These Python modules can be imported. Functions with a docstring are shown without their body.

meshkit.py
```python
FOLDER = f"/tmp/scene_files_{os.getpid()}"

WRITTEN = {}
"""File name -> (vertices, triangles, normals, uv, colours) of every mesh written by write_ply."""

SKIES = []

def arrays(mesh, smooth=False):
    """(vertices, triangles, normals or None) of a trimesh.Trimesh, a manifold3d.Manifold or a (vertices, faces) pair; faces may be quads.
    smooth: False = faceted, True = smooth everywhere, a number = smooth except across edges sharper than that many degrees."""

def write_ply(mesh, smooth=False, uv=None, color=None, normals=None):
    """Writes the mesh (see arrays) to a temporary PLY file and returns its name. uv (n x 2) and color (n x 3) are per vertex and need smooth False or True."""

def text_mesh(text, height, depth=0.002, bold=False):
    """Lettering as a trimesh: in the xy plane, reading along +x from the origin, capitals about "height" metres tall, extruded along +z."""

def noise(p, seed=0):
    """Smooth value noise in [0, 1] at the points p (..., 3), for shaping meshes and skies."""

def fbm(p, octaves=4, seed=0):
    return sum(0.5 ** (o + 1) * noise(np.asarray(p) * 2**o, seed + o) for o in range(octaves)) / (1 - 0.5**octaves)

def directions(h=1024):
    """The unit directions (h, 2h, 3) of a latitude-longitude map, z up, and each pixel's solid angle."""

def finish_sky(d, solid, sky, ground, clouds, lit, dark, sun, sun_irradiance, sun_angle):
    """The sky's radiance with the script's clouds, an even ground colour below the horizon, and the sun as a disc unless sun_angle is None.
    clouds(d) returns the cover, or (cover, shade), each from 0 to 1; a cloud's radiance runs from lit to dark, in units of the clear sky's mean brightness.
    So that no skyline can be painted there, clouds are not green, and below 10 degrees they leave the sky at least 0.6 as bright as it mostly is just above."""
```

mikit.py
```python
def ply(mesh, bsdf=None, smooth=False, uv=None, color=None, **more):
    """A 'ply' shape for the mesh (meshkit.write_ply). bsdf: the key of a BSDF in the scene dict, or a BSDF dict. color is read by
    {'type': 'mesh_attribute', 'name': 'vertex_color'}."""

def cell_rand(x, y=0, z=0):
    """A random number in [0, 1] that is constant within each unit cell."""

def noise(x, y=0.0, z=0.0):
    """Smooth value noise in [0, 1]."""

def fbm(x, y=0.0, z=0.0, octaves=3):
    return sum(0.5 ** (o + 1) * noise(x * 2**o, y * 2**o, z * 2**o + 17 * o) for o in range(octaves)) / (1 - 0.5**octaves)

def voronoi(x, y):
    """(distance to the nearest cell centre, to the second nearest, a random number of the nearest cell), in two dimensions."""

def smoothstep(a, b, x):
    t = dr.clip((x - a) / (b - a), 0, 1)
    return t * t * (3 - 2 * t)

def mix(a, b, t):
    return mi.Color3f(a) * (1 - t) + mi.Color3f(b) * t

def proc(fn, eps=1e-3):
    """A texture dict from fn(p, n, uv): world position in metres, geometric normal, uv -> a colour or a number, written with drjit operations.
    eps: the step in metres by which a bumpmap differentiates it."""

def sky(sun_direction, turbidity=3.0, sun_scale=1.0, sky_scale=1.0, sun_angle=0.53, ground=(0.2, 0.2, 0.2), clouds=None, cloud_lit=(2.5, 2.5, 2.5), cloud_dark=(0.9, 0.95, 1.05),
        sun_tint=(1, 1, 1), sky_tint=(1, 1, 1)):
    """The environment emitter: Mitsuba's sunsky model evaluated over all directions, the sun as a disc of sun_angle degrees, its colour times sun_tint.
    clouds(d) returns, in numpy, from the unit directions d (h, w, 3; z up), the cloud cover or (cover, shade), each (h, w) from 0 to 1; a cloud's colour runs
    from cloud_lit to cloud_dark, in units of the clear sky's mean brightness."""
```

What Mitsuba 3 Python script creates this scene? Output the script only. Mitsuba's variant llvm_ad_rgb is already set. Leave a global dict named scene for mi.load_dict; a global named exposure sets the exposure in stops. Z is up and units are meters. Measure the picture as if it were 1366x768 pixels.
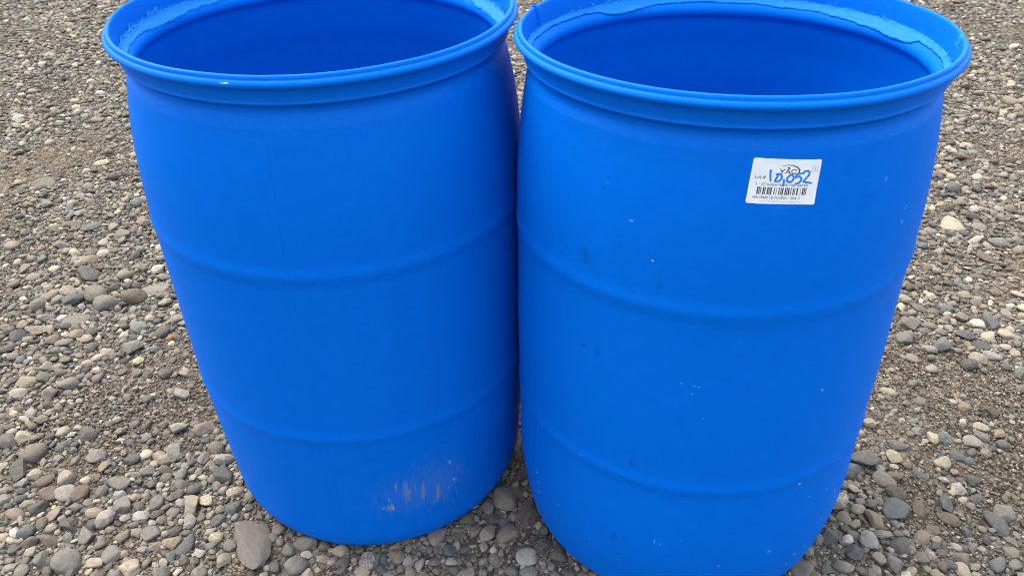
import math
import numpy as np
import trimesh
import drjit as dr
import mitsuba as mi
import mikit
import meshkit
from scipy.interpolate import CubicSpline
from scipy.spatial import cKDTree
from shapely.geometry import LineString, Point, Polygon

T = mi.ScalarTransform4f
scene, labels = {'type': 'scene'}, {}

# ------------------------------------------------------------------ camera, sky, exposure
CAM_H, PITCH, ROLL, FOCAL, SHIFT = 1.1988, -36.1433, -0.7879, 1072.09, 43.0
_a, _r = math.radians(PITCH), math.radians(ROLL)
_fw = np.array([0, math.cos(_a), math.sin(_a)])
_up = np.array([0, -math.sin(_a), math.cos(_a)]) * math.cos(_r) - np.array([1.0, 0, 0]) * math.sin(_r)
_eye = np.array([0, 0, CAM_H])
scene['camera'] = {
    'type': 'perspective', 'fov_axis': 'x', 'fov': math.degrees(2 * math.atan(683 / FOCAL)),
    'near_clip': 0.05, 'far_clip': 200.0, 'principal_point_offset_y': -SHIFT / 768,
    'to_world': T().look_at(origin=_eye.tolist(), target=(_eye + _fw).tolist(), up=_up.tolist())}


def overcast(d):
    """A closed cloud deck: an overcast sky, twice as bright overhead as at the horizon."""
    return np.ones(d.shape[:2]), 1 - np.clip(d[..., 2], 0, 1)


scene['sky'] = mikit.sky((-0.42, 0.40, 0.81), turbidity=3, sun_scale=0.62, sun_angle=55,
                         clouds=overcast, cloud_lit=(3.0, 3.0, 3.0), cloud_dark=(1.5, 1.5, 1.52), sun_tint=(1, 0.97, 0.93))
exposure = 3.36

# ------------------------------------------------------------------ materials
ns, fbm, sstep, mix = mikit.noise, mikit.fbm, mikit.smoothstep, mikit.mix


def rgb(*c):
    return {'type': 'rgb', 'value': list(c)}


BLUE = (0.0004, 0.100, 0.530)
MARKS_L = [(-0.381,0.1751,0.0023,0.0119,'g',0.8),(-0.365,0.1594,0.0062,0.023,'g',0.55),(-0.3603,0.1519,0.0017,0.0217,'g',0.7),(-0.3345,0.1442,0.0033,0.0191,'g',0.9),(-0.308,0.1258,0.0039,0.0208,'g',0.9),(-0.3954,0.125,0.0085,0.0078,'g',0.9),(-0.3949,0.1447,0.0014,0.0042,'w',0.6),(-0.3892,0.1203,0.001,0.0042,'w',0.6),(-0.2834,0.1926,0.0024,0.0042,'w',0.6),(-0.2764,0.1429,0.0021,0.0042,'w',0.6),(-0.2869,0.129,0.0024,0.0022,'w',0.5),(-0.2967,0.1089,0.0012,0.0084,'g',0.5),(-0.319,0.1026,0.0011,0.0084,'g',0.4),(-0.3488,0.1634,0.0017,0.0079,'g',0.35),(-0.4066,0.1246,0.0024,0.0017,'w',0.6),(-0.5224,0.0806,0.001,0.0015,'w',0.8),(-0.546,0.0497,0.0024,0.0011,'w',0.45),(-0.3411,0.1481,0.0799,0.0468,'g',0.12),(-0.3058,0.1592,0.0452,0.0607,'g',0.08),(-0.6883,0.8274,0.0007,0.0004,'w',0.6),(-0.3153,0.4818,0.0017,0.002,'d',0.3)]
MARKS_R = [(-0.6618,0.7534,0.0031,0.0016,'d',0.8),(-0.7206,0.7883,0.0015,0.0022,'d',0.8),(-0.6416,0.8274,0.0013,0.0004,'d',0.5),(-0.5254,0.81,0.0016,0.0014,'d',0.4),(-0.5486,0.8234,0.0018,0.0022,'d',0.3),(-0.621,0.7223,0.0021,0.0012,'w',1),(-0.6584,0.7611,0.001,0.0009,'w',0.3),(-0.6844,0.6605,0.0075,0.0054,'d',0.3),(-0.683,0.6506,0.0063,0.0115,'d',0.45),(-0.6599,0.6317,0.0039,0.0029,'d',0.5),(-0.6096,0.6256,0.0052,0.0032,'d',0.45),(-0.5771,0.6444,0.0029,0.0133,'d',0.4),(-0.6803,0.5123,0.0044,0.0029,'d',0.65),(-0.6576,0.5099,0.0028,0.0098,'d',0.6),(-0.7171,0.6149,0.0011,0.0014,'d',0.8),(-0.5886,0.6763,0.0014,0.0013,'w',1),(-0.7167,0.6527,0.0037,0.0058,'d',0.25),(-0.6864,0.6083,0.004,0.0012,'d',0.5),(-0.847,0.4229,0.0024,0.0042,'w',0.3),(-0.5911,0.3346,0.0043,0.0076,'d',0.5),(-0.6047,0.3013,0.0069,0.0015,'d',0.8),(-0.5887,0.2974,0.01,0.0018,'d',0.85),(-0.6115,0.1615,0.0068,0.0127,'d',0.5),(-0.5929,0.1667,0.0054,0.0054,'d',0.3),(-0.723,0.1538,0.002,0.002,'w',0.8),(-0.7886,0.1759,0.0024,0.0042,'w',0.5),(-0.7842,0.1553,0.0024,0.0028,'w',0.6),(-0.7855,0.1313,0.0024,0.0035,'w',0.5),(-0.6752,0.1173,0.0024,0.0016,'w',0.4),(-0.6556,0.1246,0.0024,0.0016,'w',0.3),(-0.546,0.1821,0.0017,0.0042,'w',0.35),(-0.537,0.1771,0.0017,0.0026,'w',0.3),(-0.5997,0.1084,0.0012,0.002,'w',0.5),(-0.4419,0.135,0.0022,0.0021,'w',0.5),(-0.5056,0.1939,0.0013,0.0021,'w',0.3),(-0.5011,0.4441,0.0009,0.0011,'w',0.4),(-0.477,0.2363,0.0016,0.0012,'w',0.3),(-0.7698,0.2966,0.0024,0.0025,'w',0.4),(-0.6747,0.3062,0.0024,0.0012,'w',0.4),(-0.5185,0.497,0.0011,0.0018,'w',0.6),(-0.5121,0.4963,0.0011,0.0011,'w',0.6),(-0.5352,0.4991,0.0013,0.0019,'w',0.3),(-0.5201,0.4836,0.0013,0.0019,'w',0.3),(-0.3363,0.472,0.0024,0.0018,'w',0.5),(-0.3344,0.2904,0.0024,0.0032,'w',0.65),(-0.3119,0.2959,0.0023,0.0015,'w',0.5),(-0.2442,0.2947,0.0024,0.0029,'w',0.5),(-0.5,0.4438,0.001,0.0011,'w',0.4),(-0.3032,0.2459,0.0024,0.0018,'w',0.4),(-0.2592,0.2353,0.0024,0.0017,'w',0.35),(-0.2223,0.2042,0.0024,0.0042,'w',0.4),(-0.2072,0.1676,0.0024,0.0042,'w',0.4),(-0.2219,0.172,0.0024,0.0042,'w',0.45),(-0.2169,0.1894,0.0024,0.0042,'w',0.5),(-0.2482,0.1608,0.0024,0.0042,'w',0.3),(-0.2926,0.1005,0.0024,0.0042,'w',0.45),(-0.3043,0.0778,0.0024,0.0042,'w',0.4),(-0.3611,0.1489,0.0024,0.0032,'w',0.4),(-0.2719,0.1051,0.0024,0.0042,'w',0.4),(-0.3072,0.7717,0.002,0.0028,'w',0.25),(-0.2543,0.722,0.0024,0.0034,'w',0.25),(-0.2562,0.7026,0.0024,0.0035,'w',0.25)]


def plastic_colour(marks, seed):
    """Blue plastic with the scuffs, smudges and chips that stand on it; uv = (arc length at r = 0.29, height)."""
    def fn(p, n, uv):
        u, v = uv.x, uv.y
        tone = 0.97 + 0.06 * fbm(u * 60 + seed, v * 60, 3.0, 3)
        c = mi.Color3f(*BLUE) * tone
        # fine handling scratches: short hair lines in both directions
        h = ns(u * 900 + seed, v * 38, 1.0) * ns(u * 25, v * 20, 7.0 + seed)
        c = mix(c, mi.Color3f(0.05, 0.22, 0.62), sstep(0.74, 0.88, h) * 0.10)
        h2 = ns(u * 45, v * 1000 + seed, 2.0) * ns(u * 22, v * 24, 11.0 + seed)
        c = mix(c, mi.Color3f(0.05, 0.22, 0.62), sstep(0.74, 0.88, h2) * 0.10)
        sp = ns(u * 420, v * 420, seed + 5.0)
        c = mix(c, mi.Color3f(0.25, 0.38, 0.62), sstep(0.99, 0.998, sp) * 0.4)
        grain = fbm(u * 700, v * 260, seed, 2)
        streak = fbm(u * 900, v * 90, seed + 3.0, 2)
        for (a, b, ra, rb, kind, al) in marks:
            d = dr.sqrt(dr.square((u - a) / ra) + dr.square((v - b) / rb))
            if kind == 'd':
                m = sstep(1.15, 0.45, d + (grain - 0.5) * 1.3)
                c = mix(c, mi.Color3f(0.004, 0.035, 0.13), m * al * 0.62)
            elif kind == 'g':
                m = sstep(1.15, 0.75, d + (streak - 0.5) * 2.2)
                c = mix(c, mi.Color3f(0.12, 0.175, 0.235), m * al * 0.7)
            else:
                m = sstep(1.1, 0.8, d + (grain - 0.5) * 1.5)
                c = mix(c, mi.Color3f(0.34, 0.46, 0.62), m * al * 0.6)
        return c
    return fn


def plastic_bump(p, n, uv):
    return 0.00018 * fbm(uv.x * 55, uv.y * 30, 1.0, 2) + 0.00002 * fbm(uv.x * 900, uv.y * 900, 4.0, 2)


def principled(color, rough=0.5, spec=0.5, **k):
    return {'type': 'principled', 'base_color': color, 'roughness': rough, 'specular': spec, **k}


for nm, marks, seed in (('left', MARKS_L, 3.0), ('right', MARKS_R, 21.0)):
    scene['blue_plastic_' + nm] = {'type': 'twosided', 'bsdf': {
        'type': 'bumpmap', 'arbitrary': {**mikit.proc(plastic_bump, 6e-4)}, 'scale': 1.0,
        'bsdf': principled(mikit.proc(plastic_colour(marks, seed)), 0.42, 0.02)}}
scene['rim_plastic'] = {'type': 'twosided', 'bsdf': principled(mikit.proc(
    lambda p, n, uv: mix(mi.Color3f(*BLUE) * (0.96 + 0.08 * fbm(p.x * 150, p.y * 150, p.z * 150, 2)),
                         mi.Color3f(0.06, 0.24, 0.62), sstep(0.84, 0.95, ns(uv.x * 110, uv.y * 2500, 3.0)) * 0.10)), 0.42, 0.03)}
scene['cut_plastic'] = {'type': 'twosided', 'bsdf': {
    'type': 'bumpmap', 'arbitrary': mikit.proc(lambda p, n, uv: 0.0012 * fbm(p.x * 330, p.y * 330, p.z * 330, 3), 4e-4), 'scale': 1.0,
    'bsdf': principled(mikit.proc(lambda p, n, uv: mix(mi.Color3f(0.0005, 0.092, 0.44), mi.Color3f(0.004, 0.165, 0.57),
                                                     fbm(p.x * 330, p.y * 330, p.z * 500, 3))), 0.65, 0.1)}}
scene['shaving_plastic'] = {'type': 'twosided', 'bsdf': principled(rgb(0.03, 0.30, 0.78), 0.6, 0.3)}
scene['frayed_plastic'] = {'type': 'twosided', 'bsdf': principled(rgb(0.20, 0.40, 0.66), 0.6, 0.3)}
scene['label_paper'] = {'type': 'twosided', 'bsdf': principled(rgb(0.50, 0.57, 0.665), 0.4, 0.4)}
scene['black_ink'] = {'type': 'twosided', 'bsdf': principled(rgb(0.03, 0.03, 0.035), 0.6, 0.3)}
scene['grey_ink'] = {'type': 'twosided', 'bsdf': principled(rgb(0.10, 0.105, 0.12), 0.6, 0.3)}
scene['pale_ink'] = {'type': 'twosided', 'bsdf': principled(rgb(0.24, 0.26, 0.30), 0.6, 0.3)}
scene['blue_marker'] = {'type': 'twosided', 'bsdf': principled(mikit.proc(
    lambda p, n, uv: mix(mi.Color3f(0.003, 0.10, 0.42), mi.Color3f(0.01, 0.20, 0.62), fbm(p.x * 600, p.y * 600, p.z * 600, 2))), 0.55, 0.3)}


def dust_weight(p, n, uv):
    f = fbm(p.x * 330, p.y * 330, p.z * 330, 3)
    g = fbm(p.x * 60, p.y * 60, p.z * 60, 2)
    return dr.clip(0.12 + 0.75 * sstep(0.46, 0.72, f * 0.6 + g * 0.4), 0, 1) * 0.36


def stone_bump(p, n, uv):
    return 0.0013 * fbm(p.x * 260, p.y * 260, p.z * 260, 3)


def dust_colour(p, n, uv):
    return mix(mi.Color3f(0.046, 0.043, 0.039), mi.Color3f(0.15, 0.145, 0.137), sstep(0.3, 0.75, ns(p.x * 700, p.y * 700, p.z * 700)))


_vc = {'type': 'mesh_attribute', 'name': 'vertex_color'}
scene['stone_surface'] = {'type': 'bumpmap', 'arbitrary': mikit.proc(stone_bump, 5e-4), 'scale': 1.0, 'bsdf': {
    'type': 'blendbsdf', 'weight': mikit.proc(dust_weight),
    'bsdf_0': principled(_vc, 0.75, 0.3), 'bsdf_1': principled(mikit.proc(dust_colour), 0.9, 0.15)}}


def soil_colour(p, n, uv):
    x, y = p.x, p.y
    c = mix(mi.Color3f(0.036, 0.029, 0.022), mi.Color3f(0.085, 0.071, 0.056), fbm(x * 9, y * 9, 1.0, 3))
    c = c * (0.55 + 0.9 * fbm(x * 260, y * 260, 2.0, 3))
    d1, d2, w = mikit.voronoi(x * 150, y * 150)
    c = mix(c, mi.Color3f(0.105, 0.098, 0.088) * (0.4 + 1.4 * w), sstep(0.5, 0.3, d1) * sstep(0.35, 0.5, w))
    e1, e2, ww = mikit.voronoi(x * 45 + 7, y * 45)
    return mix(c, mi.Color3f(0.10, 0.094, 0.085) * (0.45 + 1.2 * ww), sstep(0.48, 0.36, e1) * sstep(0.4, 0.5, ww) * 0.9) * 0.74


scene['soil'] = {'type': 'bumpmap', 'scale': 1.0, 'arbitrary': mikit.proc(
    lambda p, n, uv: 0.004 * fbm(p.x * 120, p.y * 120, 1.0, 3), 1e-3), 'bsdf': principled(mikit.proc(soil_colour), 0.95, 0.1)}


# ------------------------------------------------------------------ the ground
def ground_z(x, y):
    q = np.stack([x, y, np.zeros_like(x)], -1)
    return -0.006 + 0.009 * (meshkit.fbm(q * 3.0, 3, 5) - 0.5) + 0.006 * (meshkit.fbm(q * 16, 2, 8) - 0.5)


def grid_mesh(P):
    a, b = P.shape[:2]
    i = np.arange(a * b).reshape(a, b)
    f = np.stack([i[:-1, :-1], i[1:, :-1], i[1:, 1:], i[:-1, 1:]], -1).reshape(-1, 4)
    return P.reshape(-1, 3), f


gx = np.concatenate([-np.geomspace(30, 3.8, 12), np.linspace(-3.6, 3.6, 230), np.geomspace(3.8, 30, 12)])
gy = np.concatenate([np.linspace(-25, 0.2, 12), np.linspace(0.4, 5.6, 180), np.geomspace(5.8, 40, 14)])
X, Y = np.meshgrid(gx, gy, indexing='ij')
scene['ground'] = mikit.ply(grid_mesh(np.stack([X, Y, ground_z(X, Y)], -1)), 'soil', smooth=True)
labels['ground'] = {'label': 'grey-brown gritty soil of the gravel yard under the stones', 'category': 'ground', 'kind': 'structure'}

# ------------------------------------------------------------------ barrels
ZK = [.06, .16, .28, .42, .56, .66, .74, .8274]
BARRELS = {
    'left': dict(key='plastic_barrel', o=(-0.27513, 1.21903, 0.0), rx=0.8946, ry=-0.0714, slope=0.0533,
                 rk=[.2865, .2922, .2975, .2988, .2981, .2961, .2896, .2728]),
    'right': dict(key='plastic_barrel_001', o=(0.30745, 1.07749, -0.0016), rx=-1.1368, ry=-0.6354, slope=0.2214,
                  rk=[.2798, .2916, .2917, .2927, .2902, .2900, .2852, .2728])}
HOOPS = (0.3027, 0.6114)
WALL, FILLET = 0.0045, 0.0257


def wall_profile(B):
    cs = CubicSpline(ZK, B['rk'])
    t = np.linspace(0, np.pi / 2, 22)
    zf = ZK[0] * (1 - np.cos(t))
    rf = B['rk'][0] - FILLET * (1 - np.sin(t)) - B['slope'] * ZK[0] * (1 - zf / ZK[0]) * .5
    z = np.concatenate([np.linspace(.064, .28, 46), np.linspace(.282, .324, 30), np.linspace(.329, .588, 52),
                        np.linspace(.59, .633, 30), np.linspace(.637, .8060, 44)])
    r = cs(z)
    for h in HOOPS:
        d = (z - h) / 0.0122
        r = r + 0.0022 * np.exp(-np.abs(d) ** 2.0)
    return np.concatenate([rf, r]), np.concatenate([zf, z]), cs


def smooth_line(pts, step=0.0011):
    p = np.array(pts, float)
    s = np.r_[0, np.cumsum(np.hypot(*np.diff(p, axis=0).T))]
    n = max(int(s[-1] / step), 4)
    q = np.linspace(0, s[-1], n)
    from scipy.interpolate import PchipInterpolator
    return np.stack([PchipInterpolator(s, p[:, 0])(q), PchipInterpolator(s, p[:, 1])(q)], -1)


def lathe_grid(r, z, nth, off=None, warp=None):
    """Positions, normals, uv on the grid profile x angle (last column closes the turn)."""
    th = np.linspace(0, 2 * np.pi, nth + 1)
    R, TH = np.meshgrid(r, th, indexing='ij')
    Z = np.repeat(np.asarray(z)[:, None], nth + 1, 1)
    if warp is not None:
        dR, dZ = warp(TH, Z, R)
        R, Z = R + dR, Z + dZ
    P = np.stack([R * np.cos(TH), R * np.sin(TH), Z], -1)
    dp = np.gradient(P, axis=0)
    dt = np.empty_like(P)
    dt[:, 1:-1] = P[:, 2:] - P[:, :-2]
    dt[:, 0] = dt[:, -1] = P[:, 1] - P[:, -2]
    N = np.cross(dt, dp)
    L = np.linalg.norm(N, axis=-1, keepdims=True)
    N = np.where(L > 1e-14, N / np.maximum(L, 1e-14), [0, 0, -1.0])
    ang = np.where(TH > np.pi, TH - 2 * np.pi, TH)
    # keep u continuous: the turn is cut at the back of the barrel by starting the angle there
    return P, N, np.stack([TH * 0.29, Z], -1)


def lathe_faces(a, b):
    i = np.arange(a * b).reshape(a, b)
    q = np.stack([i[:-1, :-1], i[:-1, 1:], i[1:, 1:], i[1:, :-1]], -1).reshape(-1, 4)
    return np.vstack([q[:, [0, 1, 2]], q[:, [0, 2, 3]]])


def raw_ply(v, f, n, bsdf, uv=None, color=None, to_world=None):
    d = {'type': 'ply', 'filename': meshkit.write_ply((v, f), normals=n, uv=uv, color=color), 'face_normals': False,
         'bsdf': {'type': 'ref', 'id': bsdf}}
    if to_world is not None:
        d['to_world'] = to_world
    return d


def stack(grids, M):
    """Several lathe grids as one (v, f, n, uv), turned by M (angle zero is at the back of the barrel)."""
    v, f, n, uv, k = [], [], [], [], 0
    for P, N, UV in grids:
        a, b = P.shape[:2]
        v.append(P.reshape(-1, 3)); n.append(N.reshape(-1, 3)); uv.append(UV.reshape(-1, 2)); f.append(lathe_faces(a, b) + k)
        k += a * b
    return np.concatenate(v), np.concatenate(f), np.concatenate(n), np.concatenate(uv)


def rim_line(r0, slope):
    """From the top of the wall (r0 at 0.806, running on with its slope) round the hollow under the flange, over the lip and down inside."""
    return smooth_line([(r0, .8060), (r0 + slope * .004, .8100), (r0 + slope * .009, .8155), (.2741, .8208), (.2714, .8258), (.2690, .8302), (.2680, .8340), (.2683, .8378), (.2700, .8412), (.2730, .8442), (.2758, .8463), (.2768, .8474), (.2768, .8482), (.2760, .8494), (.2756, .8515),
                        (.2758, .8570), (.2763, .8630), (.2774, .8672), (.2815, .8698), (.2880, .8710), (.2902, .8730), (.2908, .8756), (.2899, .8780), (.2885, .8795), (.2872, .8802), (.2862, .8799), (.2856, .8806), (.2853, .8826),
                        (.2844, .8846), (.2822, .8858), (.2803, .8853), (.2790, .8835), (.2782, .8800), (.2764, .8700), (.2750, .8600), (.2742, .8540)], 0.0008)


RIM = rim_line(.2770, -.17)
# the shoulder below the sawn-off head, then the inside of the wall
SHOULDER = [(.2744, .8535), (.2710, .8500), (.2650, .8462), (.2610, .8415), (.2590, .8365), (.2592, .8320), (.2615, .8285), (.2655, .8255), (.2680, .8190), (.2700, .8080), (.2735, .7930), (.2780, .7700)]


def barrel(name, cut_in, cut_out, seam_angle, seed):
    B = BARRELS[name]
    key = B['key']
    W = T().translate(B['o']) @ T().rotate([1, 0, 0], B['rx']) @ T().rotate([0, 1, 0], B['ry'])
    mat = 'blue_plastic_' + name
    r, z, cs = wall_profile(B)

    def warp(TH, Z, R):
        q = np.stack([np.cos(TH) * 1.3, np.sin(TH) * 1.3, Z * 2.2], -1)
        return 0.0022 * (meshkit.fbm(q, 2, seed) - 0.5), 0 * Z

    NT = 240
    P, N, UV = lathe_grid(r, z, NT, warp=warp)
    # the texture's u counts from the angle -pi/2 (the front); put the turn's join at the back
    rot = np.exp(1j * np.pi / 2)

    def turn(A):
        c = (A[..., 0] + 1j * A[..., 1]) * rot
        return np.stack([c.real, c.imag, A[..., 2]], -1)

    def fix(g):
        P, N, UV = g
        UV = UV.copy()
        UV[..., 0] -= 1.5 * np.pi * 0.29   # angle = TH + pi/2 - 2 pi
        return turn(P), turn(N), UV

    full = fix((P, N, UV))
    cut = [0]
    for h in HOOPS:
        cut += [int(np.argmin(abs(z - (h - .0195)))), int(np.argmin(abs(z - (h + .0195))))]
    cut.append(len(z) - 1)
    seg = [tuple(A[a:b + 1] for A in full) for a, b in zip(cut[:-1], cut[1:])]
    # underside and inside
    base = fix(lathe_grid(np.array([0.001, r[0]])[:, None].ravel(), np.array([0.004, 0.0]), NT))
    zi = np.array([q[1] for q in SHOULDER])
    inner = smooth_line(SHOULDER + [(float(cs(zz)) - WALL, zz) for zz in (.735, .66, .56, .42, .28, .16, .07)] +
                        [(r[8] - WALL, .035), (r[0] - .002, .010), (.15, .007), (.001, .007)], 0.006)
    inn = fix(lathe_grid(inner[:, 0], inner[:, 1], NT))
    v, f, n, uv = stack([seg[0], seg[2], seg[4], base, inn], None)
    scene[key + '__body'] = raw_ply(v, f, n, mat, uv, to_world=W)
    for k, s in enumerate((seg[1], seg[3])):
        v, f, n, uv = stack([s], None)
        scene[key + '__hoop' + ('' if k == 0 else '_%03d' % k)] = raw_ply(v, f, n, mat, uv, to_world=W)

    def rim_warp(TH, Z, R):
        q = np.stack([np.cos(TH) * 3, np.sin(TH) * 3, 0 * Z + seed], -1)
        q2 = np.stack([np.cos(TH) * 14, np.sin(TH) * 14, Z * 260], -1)
        w = np.clip((Z - .84) / .02, 0, 1)
        return warp(TH, Z, R)[0] * (1 - w) + w * (0.0016 * (meshkit.fbm(q, 2, seed) - .5) + 0.00012 * (meshkit.fbm(q2, 2, seed + 4) - .5)), \
            w * 0.0014 * (meshkit.fbm(q + 9, 2, seed + 2) - .5)

    line = rim_line(r[-1], (r[-1] - r[-3]) / (z[-1] - z[-3]))
    v, f, n, uv = stack([fix(lathe_grid(line[:, 0], line[:, 1], 400, warp=rim_warp))], None)
    scene[key + '__rim'] = raw_ply(v, f, n, 'rim_plastic', uv, to_world=W)

    # what the saw left of the head: a rough sloping ledge with an uneven edge
    rng = np.random.default_rng(seed)
    nt = 1200
    th = np.linspace(0, 2 * np.pi, nt + 1)
    deg = np.degrees(th)

    def periodic(table):
        a = np.array(sorted(table))
        return np.interp(deg, np.r_[a[-1, 0] - 360, a[:, 0], a[0, 0] + 360], np.r_[a[-1, 1], a[:, 1], a[0, 1]])

    ri, ro = periodic(cut_in), periodic(cut_out)
    c1 = np.stack([np.cos(th), np.sin(th), 0 * th], -1)
    ri = ri + 0.0036 * (meshkit.fbm(c1 * 8, 3, seed) - .5) + .0014 * (meshkit.noise(c1 * 45, seed + 9) - .5)
    jag = (1.0 if name == 'left' else .55) * meshkit.noise(c1 * 60, seed + 1) ** 3 * 0.005 + (1.0 if name == 'left' else .4) * meshkit.noise(c1 * 160, seed + 2) ** 4 * 0.005
    jag[-1] = jag[0]
    rows, fr = [], np.linspace(0, 1, 9)
    zo, zi_ = .8562, .8488
    rows.append((ro + .0002, 0 * th + .8525))
    rows.append((ro - .0002, zo + jag))
    for s in fr[1:]:
        rr = ro - .0008 + (ri - ro + .0008) * s
        slope = (ro - rr) / .0125
        bump = 0.0026 * (meshkit.fbm(c1 * 14 + s * 2, 3, seed + 5) - .5) + .0007 * (meshkit.noise(c1 * 120 + s * 9, seed + 6) - .5)
        rows.append((rr, zo - .0105 * slope + bump))
    rows.append((ri + .0003, rows[-1][1] - .0022))
    rows.append((ri + .0045, rows[-1][1] - .0030))
    Pq = np.stack([np.stack([a * np.cos(th), a * np.sin(th), b], -1) for a, b in rows], 0)
    v = np.concatenate([q for q in Pq])
    scene[key + '__cut_edge'] = mikit.ply((v, lathe_faces(len(rows), nt + 1)), 'cut_plastic', smooth=40, to_world=W)
    # curls of swarf still hanging on the sawn edge
    hairs = []
    for _ in range(420 if name == 'left' else 80):
        a = rng.uniform(0, 2 * np.pi)
        r0, z0 = .2742 - abs(rng.normal(0, .0012)), .8568
        L = rng.uniform(.002, .0075) * (1.8 if rng.random() < .12 else 1)
        d = np.array([-rng.uniform(.0, .8), rng.normal(0, .7), rng.uniform(.3, 1.0)])
        d /= np.linalg.norm(d)
        er, et = np.array([math.cos(a), math.sin(a), 0]), np.array([-math.sin(a), math.cos(a), 0])
        b = np.array([rng.normal(0, .3), rng.normal(0, .5), rng.normal(0, .3)])
        pts = []
        for t in np.linspace(0, 1, 5):
            w = d * t + b * t * t
            pts.append(er * (min(r0 + w[0] * L, .2742)) + et * w[1] * L + np.array([0, 0, z0 + w[2] * L]))
        pts = np.array(pts)
        rad = rng.uniform(.0003, .0006)
        for p0, p1 in zip(pts[:-1], pts[1:]):
            hairs.append(trimesh.creation.cylinder(rad, segment=[p0, p1], sections=4))
    scene[key + '__plastic_shavings'] = mikit.ply(trimesh.util.concatenate(hairs), 'shaving_plastic', to_world=W)
    labels[key + '__plastic_shavings'] = {'kind': 'stuff', 'label': 'fine plastic shavings along the sawn inner edge'}
    labels[key + '__cut_edge'] = {'label': 'rough lighter blue sawn edge inside the rim'}

    # the mould's parting line: a low ridge down the wall
    line_s = rim_line(r[-1], (r[-1] - r[-3]) / (z[-1] - z[-3]))
    zj, rj = np.r_[z, line_s[1:9, 1]], np.r_[r, line_s[1:9, 0]]
    prof_r = np.interp(np.linspace(.05, .812, 160), zj, rj)
    zz = np.linspace(.05, .812, 160)
    wob = 0.0012 * (meshkit.noise(np.stack([zz * 14, 0 * zz, 0 * zz], -1), seed) - .5)
    w = np.stack([np.cos(seam_angle + 0 * zz) * 1.3, np.sin(seam_angle + 0 * zz) * 1.3, zz * 2.2], -1)
    th0 = seam_angle - np.pi / 2
    wq = np.stack([np.cos(th0 + 0 * zz) * 1.3, np.sin(th0 + 0 * zz) * 1.3, zz * 2.2], -1)
    rr = prof_r + 0.0022 * (meshkit.fbm(wq, 2, seed) - 0.5)
    strip = []
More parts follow.
